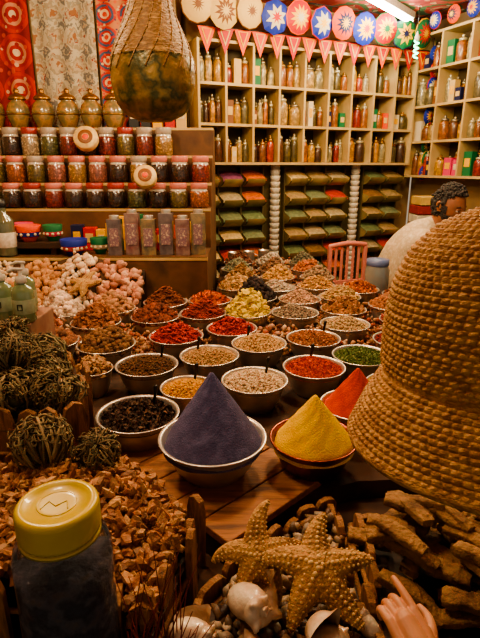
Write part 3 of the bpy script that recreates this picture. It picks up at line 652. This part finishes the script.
# twigs
TW=mat('red_twig',[(106,36,30),(140,56,40),(70,28,24)],.7,island=True)
b=MB()
for k in range(90):
    x=random.uniform(-.17,-.09); y=random.uniform(.505,.58); a=random.uniform(-.5,.5); l=random.uniform(.08,.17)
    b.tube([(x,y,.702),(x+a*l*.3,y+random.uniform(-.01,.02),.702+l*.5),(x+a*l*.9,y+random.uniform(-.02,.05),.702+l)],[.0014,.0012,.0006],TW,4)
for k in range(14):
    x=-.16+.006*k; b.tube([(x,.585-.01*(k%3),.702),(x-.01,.6,.80),(x+random.uniform(-.06,.05),.62,.89+random.uniform(0,.06))],[.0015,.0012,.0006],TW,4)
b.build('red_twig_bundle')
# ---------------------------------------------------------------- hanging lamp
hl=empty('hanging_lantern',(-.278,1.76,1.645)); WK=mat('lantern_wicker',[(156,114,58),(116,80,38),(184,140,78)],.6,scale=30,stretch=(1,1,3),bump=.5,bscale=60)
b=MB(); prof=[(.06,.0),(.095,.015),(.12,.05),(.132,.10),(.134,.14),(.128,.18),(.116,.215),(.098,.255),(.078,.30),(.062,.35),(.052,.40),(.047,.46)]
pz=np.array(prof); zs=np.linspace(0,.46,70); rs=np.interp(zs,pz[:,1],pz[:,0]); P=[]
for i,(r,z) in enumerate(zip(rs,zs)):
    P.append([((r+.0022*math.sin(k*np.pi/2+(i%2)*np.pi)*(1 if z>.16 else .3))*math.cos(2*np.pi*k/112),(r+.0022*math.sin(k*np.pi/2+(i%2)*np.pi)*(1 if z>.16 else .3))*math.sin(2*np.pi*k/112),z) for k in range(112)])
P=np.array(P); b.grid(P[26:],WK,True); GM=mat('lantern_brass_bowl',[(110,100,54),(156,120,64),(74,76,46),(180,146,84)],.4,.3,scale=12,bump=.5,bscale=35)
b.grid(P[:28],GM,True); b.lathe([(0,-.004),(.055,-.004),(.061,.002)],GM,40)
for k in range(16):
    a=2*np.pi*k/16; b.tube([(rr_*1.012*math.cos(a+.15*i),rr_*1.012*math.sin(a+.15*i),z_) for i,(rr_,z_) in enumerate(prof[4:])],.0022,WK,5)
b.build('shade',parent=hl)
b=MB(); b.tube([(0,0,.46),(0,0,1.105)],.004,BLACK,6); b.lathe([(.044,.455),(.02,.48),(.006,.5)],GOLD,20); b.build('cord',parent=hl)
# ---------------------------------------------------------------- lights
tl=empty('fluorescent_tube_light',(1.13,4.40,2.72)); tl.rotation_euler=(0,0,math.atan2(.8,.65))
b=MB(); b.tube([(-.5,0,-.05),(.5,0,-.05)],.018,mat('tube_glow',(255,248,226),emis=30),12); b.build('tube',parent=tl)
b=MB(); b.box((0,0,.0),(1.06,.05,.05),WH); b.box((-.515,0,-.04),(.02,.04,.05),WH); b.box((.515,0,-.04),(.02,.04,.05),WH); b.build('fixture',parent=tl)
cf=empty('green_cfl_bulb',(1.46,4.62,2.36)); b=MB()
b.tube([(.016*math.cos(a),.016*math.sin(a),.0+.012*a/2) for a in np.linspace(0,22,90)],.006,mat('cfl_glow',(110,255,190),emis=9),8); b.build('spiral',parent=cf)
b=MB(); b.lathe([(.012,.13),(.02,.135),(.02,.16),(.01,.18),(.004,.2)],WH,14); b.tube([(0,0,.2),(0,0,.385)],.003,BLACK,6); b.build('socket',parent=cf)
def light(name,loc,p,col,r=.08):
    l=bpy.data.lights.new(name,'POINT'); l.energy=p; l.color=col; l.shadow_soft_size=r
    o=bpy.data.objects.new(name,l); bpy.context.scene.collection.objects.link(o); o.location=loc; return o
W=(1,.75,.43)
light('lamp_1',(-.5,.95,2.5),42,(1,.79,.52),.12); light('lamp_2',(.35,2.1,2.55),70,W,.12); light('lamp_3',(-1.1,2.1,2.5),64,W,.12)
light('lamp_4',(.6,3.4,2.5),62,(1,.80,.44),.12); light('lamp_5',(1.3,3.3,2.6),40,(1,.86,.56),.12)
light('lamp_6',(1.13,4.4,2.55),14,(1,.95,.78),.15)
w=bpy.data.worlds.new('world'); bpy.context.scene.world=w; w.use_nodes=True; w.node_tree.nodes['Background'].inputs[0].default_value=(1,.8,.58,1); w.node_tree.nodes['Background'].inputs[1].default_value=.42
# ---------------------------------------------------------------- clear plastic jar mid, chair, boxes
b=MB(); b.lathe([(0,0),(.066,0),(.07,.006),(.07,.18),(.06,.205)],mat('jar_tinted_blue',[(120,130,130),(150,146,130)],.1,scale=6,coat=1),28); b.lathe([(.062,.205),(.064,.207),(.064,.24),(0,.243)],mat('lid_blue',[(90,110,160),(120,130,160)],.4,scale=3),28)
b.build('storage_jar',(.80,2.87,.745))
PK=mat('chair_plastic_pink',(214,130,116),.4)
b=MB(); 
for x in(-.2,.2):
    b.box((x,.2,.44),(.04,.035,.88),PK,(0,0,0)); b.box((x,-.2,.22),(.04,.04,.44),PK)
b.box((0,0,.44),(.44,.44,.03),PK); b.tube([(-.2,.2,.88),(0,.21,.90),(.2,.2,.88)],.022,PK,8,sub=3)
for i in range(5): b.box((-.13+.065*i,.2,.7),(.03,.015,.36),PK)
b.box((0,.2,.56),(.4,.02,.04),PK)
ch=b.build('plastic_chair',(.85,4.36,0),(0,0,math.radians(200)),bevel=.006); ch.scale=(.85,.85,.98)
b=MB(); cs=[(150,40,36),(206,170,90),(190,180,160),(160,60,50),(200,150,70),(120,40,40),(210,200,180)]
for i in range(9):
    b.box((random.uniform(-.01,.01),0,.03+.07*i+.035),(.24,.2,.062),mat('carton_%d'%(i%7),[cs[i%7],tuple(int(q*.8) for q in cs[i%7])],.6,scale=10),(0,0,random.uniform(-.08,.08)))
b.box((0,0,.015),(.26,.22,.03),DARKW)
b.build('carton_stack',(1.50,4.05,.616),bevel=.003)
b=MB(); b.box((1.55,4.05,.60),(.7,.4,.03),DARKW)
for x in(1.23,1.87):
    for y in(3.88,4.22): b.box((x,y,.293),(.04,.04,.585),DARKW)
b.build('side_table')
# ---------------------------------------------------------------- people
def blob(name,chains,m,vox,parent=None,smooth=8,extra=None):
    b=MB()
    for pts,rad in chains: b.tube(pts,rad,m,16,sub=3)
    for c,r in (extra or []): b.ball(c,r,m,20)
    o=b.build(name,parent=parent); r=o.modifiers.new('r','REMESH'); r.mode='VOXEL'; r.voxel_size=vox; r.use_smooth_shade=True
    s=o.modifiers.new('s','SMOOTH'); s.iterations=smooth; s.factor=.5; return o
def head(parent,loc,yaw,pitch,S,skin,hair,beard=None,long=False):
    b=MB(); nt_,na=44,64; th=np.linspace(.03,np.pi-.03,nt_); P=np.zeros((nt_,na,3)); D=np.zeros((nt_,na,3))
    for i,t in enumerate(th):
        for j in range(na):
            a=2*np.pi*j/na; d=np.array((math.sin(t)*math.cos(a),math.sin(t)*math.sin(a),-math.cos(t))); D[i,j]=d
            x,y,z=d[0]*.098,d[1]*.077,d[2]*.118
            if z<0: q=min(1,-z/.118); y*=1-.3*q; x=x*(1-.12*q) if x>0 else x*(1-.45*q)
            if x>0:
                g=lambda cy,cz,sy,sz: math.exp(-((y-cy)/sy)**2-((z-cz)/sz)**2)
                x+=.022*g(0,-.022,.010,.016)+.010*g(0,-.002,.008,.02)+.005*g(0,.022,.04,.010)-.010*(g(.032,.002,.014,.011)+g(-.032,.002,.014,.011))+.006*g(0,-.057,.02,.007)+.009*g(0,-.09,.022,.018)-.003*g(0,-.052,.015,.003)+.004*(g(.045,-.02,.018,.02)+g(-.045,-.02,.018,.02))
            P[i,j]=(x,y,z)
    P*=S; b.grid(P,skin,True)
    EW=mat('eye_white',(220,214,204),.2); EI=mat('eye_iris',(40,24,16),.1); LPm=mat('lips',(130,74,60),.5)
    for s in(1,-1):
        b.ball((.080*S,.031*S*s,.002*S),.0115*S,EW,12); b.ball((.0885*S,.031*S*s,.002*S),.005*S,EI,10)
        b.ball((.0795*S,.031*S*s,.0065*S),(.0135*S,.0135*S,.0095*S),skin,12)
        b.tube([(.087*S,.014*S*s,.020*S),(.090*S,.030*S*s,.025*S),(.080*S,.046*S*s,.019*S)],[.003*S,.004*S,.002*S],hair,6,sub=2)
        b.tube([(-.004*S,.077*S*s,.016*S),(-.016*S,.088*S*s,.024*S),(-.024*S,.088*S*s,.006*S),(-.012*S,.082*S*s,-.022*S),(.0,.076*S*s,-.026*S)],[.006*S,.007*S,.007*S,.006*S,.005*S],skin,8,sub=3); b.ball((-.010*S,.078*S*s,0),(.013*S,.005*S,.02*S),skin,12)
    b.tube([(.088*S,-.022*S,-.054*S),(.099*S,0,-.052*S),(.088*S,.022*S,-.054*S)],[.003*S,.0045*S,.003*S],LPm,6,sub=3)
    b.tube([(.087*S,-.018*S,-.060*S),(.096*S,0,-.062*S),(.087*S,.018*S,-.060*S)],[.003*S,.005*S,.003*S],LPm,6,sub=3)
    nz=rng.normal(0,.0028,(nt_,na)); HP=P*(1.10)+D*nz[...,None]*S
    c=D[:-1,:]; mk=((c[...,2]>.42+.35*np.maximum(0,c[...,0]))|((c[...,0]<-.15)&(c[...,2]>(-.95 if long else -.5)))|((c[...,0]<.14)&(c[...,2]>.08)))
    b.grid(HP,hair,True,True,None,mk)
    # short curly tufts over the scalp
    ii,jj=np.where(mk[:, :]); sel=rng.choice(len(ii),min(len(ii),520)); pts=HP[ii[sel],jj[sel]]+D[ii[sel],jj[sel]]*.003*S
    b.inst(RUB[0],pts,np.stack([rng.uniform(.006,.011,len(pts))*S]*3,-1),hair,smooth=True)
    if beard:
        BP=P*1.045+D*nz[...,None]*S*.7; mb=((c[...,2]<-.36)&(c[...,0]>-.35)&~((abs(c[...,1])<.2)&(c[...,2]>-.58)&(c[...,2]<-.44)&(c[...,0]>.6)))|((c[...,0]>-.1)&(c[...,0]<.32)&(c[...,2]<.1)&(abs(c[...,1])>.6)&(c[...,2]>-.7))
        b.grid(BP,beard,True,True,None,mb)
        b.tube([(.096*S,-.024*S,-.048*S),(.107*S,0,-.041*S),(.096*S,.024*S,-.048*S)],[.003*S,.0055*S,.003*S],beard,6,sub=3)
    return b.build('head',loc,(0,pitch,yaw),parent)
SKM=mat('skin_man',[(168,112,80),(148,96,66)],.55,scale=20); SKC=mat('skin_child',[(200,142,104),(184,124,88)],.5,scale=30)
HRD=mat('hair_dark',[(20,16,15),(70,64,60),(12,10,10)],.85,scale=50,bump=.6,bscale=90); HRB=mat('hair_brown',[(40,26,18),(70,46,30)],.6,scale=40)
SHIRT=mat('shirt_white_check',[(214,200,176),(180,160,130),(206,190,164)],.8,scale=30,bump=.4,bscale=14); TRO=mat('trousers_dark',(38,36,42),.8); SHO=mat('shoe_brown',(46,28,18),.5)
mn=empty('seated_man',(0,0,0)); mn.location=(-.10,0,.0)
head(mn,(1.402,3.185,1.262),math.radians(-55),math.radians(16),1.03,SKM,HRD,HRD)
blob('neck',[([(1.33,3.24,1.10),(1.365,3.215,1.17),(1.38,3.20,1.215)],[.06,.055,.055])],SKM,.01,mn,4)
b=MB(); b.tube([(1.29,3.19,1.135),(1.335,3.165,1.115),(1.40,3.19,1.105),(1.41,3.24,1.12),(1.37,3.29,1.145),(1.30,3.29,1.165),(1.275,3.24,1.16),(1.29,3.19,1.135)],.013,SHIRT,8,sub=3); b.build('collar',parent=mn)
blob('shirt',[([(1.10,3.36,.56),(1.13,3.34,.75),(1.20,3.30,.95),(1.28,3.26,1.07),(1.335,3.235,1.135)],[.14,.145,.145,.12,.068]),
 ([(1.17,3.14,.62),(1.15,3.16,.8),(1.20,3.13,1.0),(1.24,3.11,1.05)],[.09,.10,.10,.085]),([(1.20,3.5,.62),(1.2,3.48,.8),(1.27,3.42,1.0),(1.30,3.40,1.04)],[.09,.10,.10,.085]),
 ([(1.25,3.08,1.05),(1.24,3.02,.92),(1.26,2.99,.80)],[.075,.06,.056]),([(1.26,2.99,.80),(1.36,2.99,.77),(1.46,3.02,.76)],[.056,.05,.043]),
 ([(1.31,3.44,1.03),(1.38,3.5,.9),(1.42,3.5,.80)],[.075,.06,.055]),([(1.42,3.5,.80),(1.5,3.4,.77),(1.56,3.3,.76)],[.055,.048,.042])],SHIRT,.013,mn,8)
blob('trousers',[([(1.10,3.28,.52),(1.32,3.18,.53),(1.52,3.10,.52)],[.11,.09,.07]),([(1.52,3.10,.52),(1.54,3.1,.3),(1.54,3.1,.1)],[.07,.055,.045]),([(1.14,3.44,.52),(1.36,3.42,.53),(1.56,3.40,.52)],[.11,.09,.07]),([(1.56,3.4,.52),(1.58,3.4,.3),(1.58,3.4,.1)],[.07,.055,.045])],TRO,.013,mn,6)
b=MB()
for y in(3.1,3.4): b.ball((1.60 if y<3.2 else 1.64,y,.045),(.12,.045,.045),SHO,16)
b.build('shoes',parent=mn)
def hand(name,wr,dirv,up,S,skin,curls,parent,forearm=None,side=1,thumb=True):
    d=Vector(dirv).normalized(); u=Vector(up); u=(u-d*u.dot(d)).normalized(); s=d.cross(u)*side   # s: thumb side
    w=Vector(wr); ch=[]
    def pt(f,l,h): return tuple(w+d*f*S+s*l*S+u*h*S)
    ch.append(([pt(-.01,0,0),pt(.03,0,0),pt(.075,.0,.002)],[.024*S,.024*S,.022*S])); 
    for l in(-.026,-.009,.009,.026): ch.append(([pt(.0,l*.7,0),pt(.045,l,.0),pt(.085,l*1.02,.003)],[.013*S,.0125*S,.0105*S]))
    LN=[.074,.080,.075,.058]; 
    for k,(l,ln,cu) in enumerate(zip((.029,.0095,-.0095,-.028),LN,curls)):
        p=Vector(pt(.085,l,.003)); a=cu*.3; pts=[tuple(p)]
        for seg,fr in enumerate((.45,.3,.25)):
            p=p+(d*math.cos(a)-u*math.sin(a))*ln*fr*S; pts.append(tuple(p)); a+=cu
        ch.append((pts,[.0098*S,.0088*S,.0078*S,.0064*S]))
    ch.append(([pt(.015,.018,-.004),pt(.045,.042,-.012),pt(.072,.054,-.018),pt(.095,.052,-.022)],[.015*S,.0125*S,.010*S,.008*S]))
    if forearm: ch.append((forearm,[.021*S,.026*S,.032*S]))
    return blob(name,ch,skin,.0018*S if S<1.2 else .003,parent,3)
hand('hand_right',(1.46,3.02,.755),(1,.2,-.3),(0,0,1),1.0,SKM,(.5,.5,.6,.6),mn); hand('hand_left',(1.56,3.3,.755),(1,-.5,-.3),(0,0,1),1.0,SKM,(.5,.5,.6,.6),mn,side=-1)
b=MB(); b.lathe([(0,.37),(.17,.37),(.18,.38),(.18,.40),(.17,.41),(0,.41)],WOOD,24)
for k in range(4):
    a=k*np.pi/2+.4; b.tube([(.12*math.cos(a),.12*math.sin(a),.37),(.17*math.cos(a),.17*math.sin(a),.02)],.016,WOOD,8)
b.build('wooden_stool',(1.02,3.36,0))
# hat person
cp_=empty('child_in_straw_hat',(0,0,0))
HX,HY,HZ=.265,.450,1.245
STR=mat('hat_straw',[(176,128,70),(200,152,90),(146,100,52),(186,136,76)],.7,scale=60,stretch=(1,1,2.5),bump=.5,bscale=240)
key=[(0.003,.222),(.035,.219),(.068,.206),(.092,.184),(.107,.155),(.1145,.122),(.117,.095),(.1180,.070),(.1155,.062),(.123,.049),(.134,.031),(.144,.010),(.150,-.004)]
kp=np.array(key); seg=np.concatenate([[0],np.cumsum(np.linalg.norm(np.diff(kp,axis=0),axis=1))]); Lt=seg[-1]; rows=50; per=6
s_=np.linspace(0,Lt,rows*per+1); pr=np.interp(s_,seg,kp[:,0]); pz_=np.interp(s_,seg,kp[:,1])
kk=np.ones(13)/13
pr=np.concatenate([pr[:6],np.convolve(pr,kk,'valid'),pr[-6:]]); pz_=np.concatenate([pz_[:6],np.convolve(pz_,kk,'valid'),pz_[-6:]])
tr=np.gradient(pr); tz=np.gradient(pz_); ln=np.hypot(tr,tz); nr,nz_=-tz/ln,tr/ln
na=840; A=np.linspace(0,2*np.pi,na,endpoint=False); P=np.zeros((len(s_),na,3))
for i in range(len(s_)):
    row=i/per; fr=row-math.floor(row); rid=math.floor(row)
    ns=max(10,int(round(2*np.pi*pr[min(len(pr)-1,int((rid+.5)*per))]/.0084)))
    v=math.sin(np.pi*fr)**.5; st=np.abs(np.sin((A+(.5*(rid%2)+(fr-.5)*.22)*2*np.pi/ns)*ns/2))**.5
    dsp=.0031*(v*st)
    if abs(pz_[i]-.063)<.004: dsp*=.2
    r=pr[i]+nr[i]*dsp; z=pz_[i]+nz_[i]*dsp
    P[i,:,0]=r*np.cos(A); P[i,:,1]=r*np.sin(A); P[i,:,2]=z
b=MB(); b.grid(P,STR,True)
b.lathe([(float(r)-.004,float(z)-.003) for r,z in zip(pr[::12],pz_[::12])]+[(.149,-.008)],STR,80); b.lathe([(.1485,-.008),(.152,-.009),(.1535,-.004),(.150,.0)],STR,160)
b.build('straw_bucket_hat',(HX,HY,HZ),(math.radians(-5),math.radians(-2),0),cp_)
head(cp_,(.285,.46,1.262),math.radians(135),math.radians(12),.90,SKC,HRB,long=True)
JK=mat('jacket_dark',[(34,34,36),(52,50,50)],.85,scale=30,bump=.3,bscale=80)
blob('neck',[([(.36,.40,1.05),(.335,.42,1.12),(.31,.44,1.18)],[.045,.042,.042])],SKC,.008,cp_,4)
blob('jacket',[([(.46,.30,.66),(.46,.30,.80),(.43,.335,.95),(.385,.375,1.06),(.365,.395,1.10)],[.12,.115,.11,.075,.05]),
 ([(.38,.22,.70),(.38,.22,.85),(.36,.25,1.0),(.335,.27,1.03)],[.07,.075,.07,.05]),([(.53,.38,.70),(.53,.38,.85),(.49,.41,1.0),(.46,.43,1.03)],[.07,.075,.07,.05]),
 ([(.325,.255,1.03),(.29,.25,.93),(.272,.28,.845)],[.052,.042,.038]),([(.272,.28,.845),(.262,.37,.86),(.250,.448,.878)],[.038,.034,.029]),
 ([(.48,.44,1.02),(.54,.47,.92),(.55,.47,.83)],[.052,.042,.038]),([(.55,.47,.83),(.53,.55,.83),(.50,.60,.84)],[.038,.033,.028])],JK,.008,cp_,6)
blob('trousers',[([(.42,.26,.66),(.42,.25,.36),(.42,.24,.08)],[.095,.065,.05]),([(.50,.34,.66),(.50,.33,.36),(.50,.32,.08)],[.095,.065,.05])],TRO,.01,cp_,5)
b=MB()
for x,y in((.40,.26),(.48,.34)): b.ball((x,y+.02,.04),(.05,.10,.04),SHO,16)
b.build('shoes',parent=cp_)
hand('hand_left',(.243,.490,.886),(-.30,.90,.24),(-.1,-.25,1),.70,SKC,(.08,.75,.85,.9),cp_,forearm=[(.245,.475,.883),(.249,.45,.878),(.253,.42,.872)],side=1)
hand('hand_right',(.495,.61,.842),(-.3,1,.1),(0,0,1),.75,SKC,(.4,.5,.5,.6),cp_,side=-1)
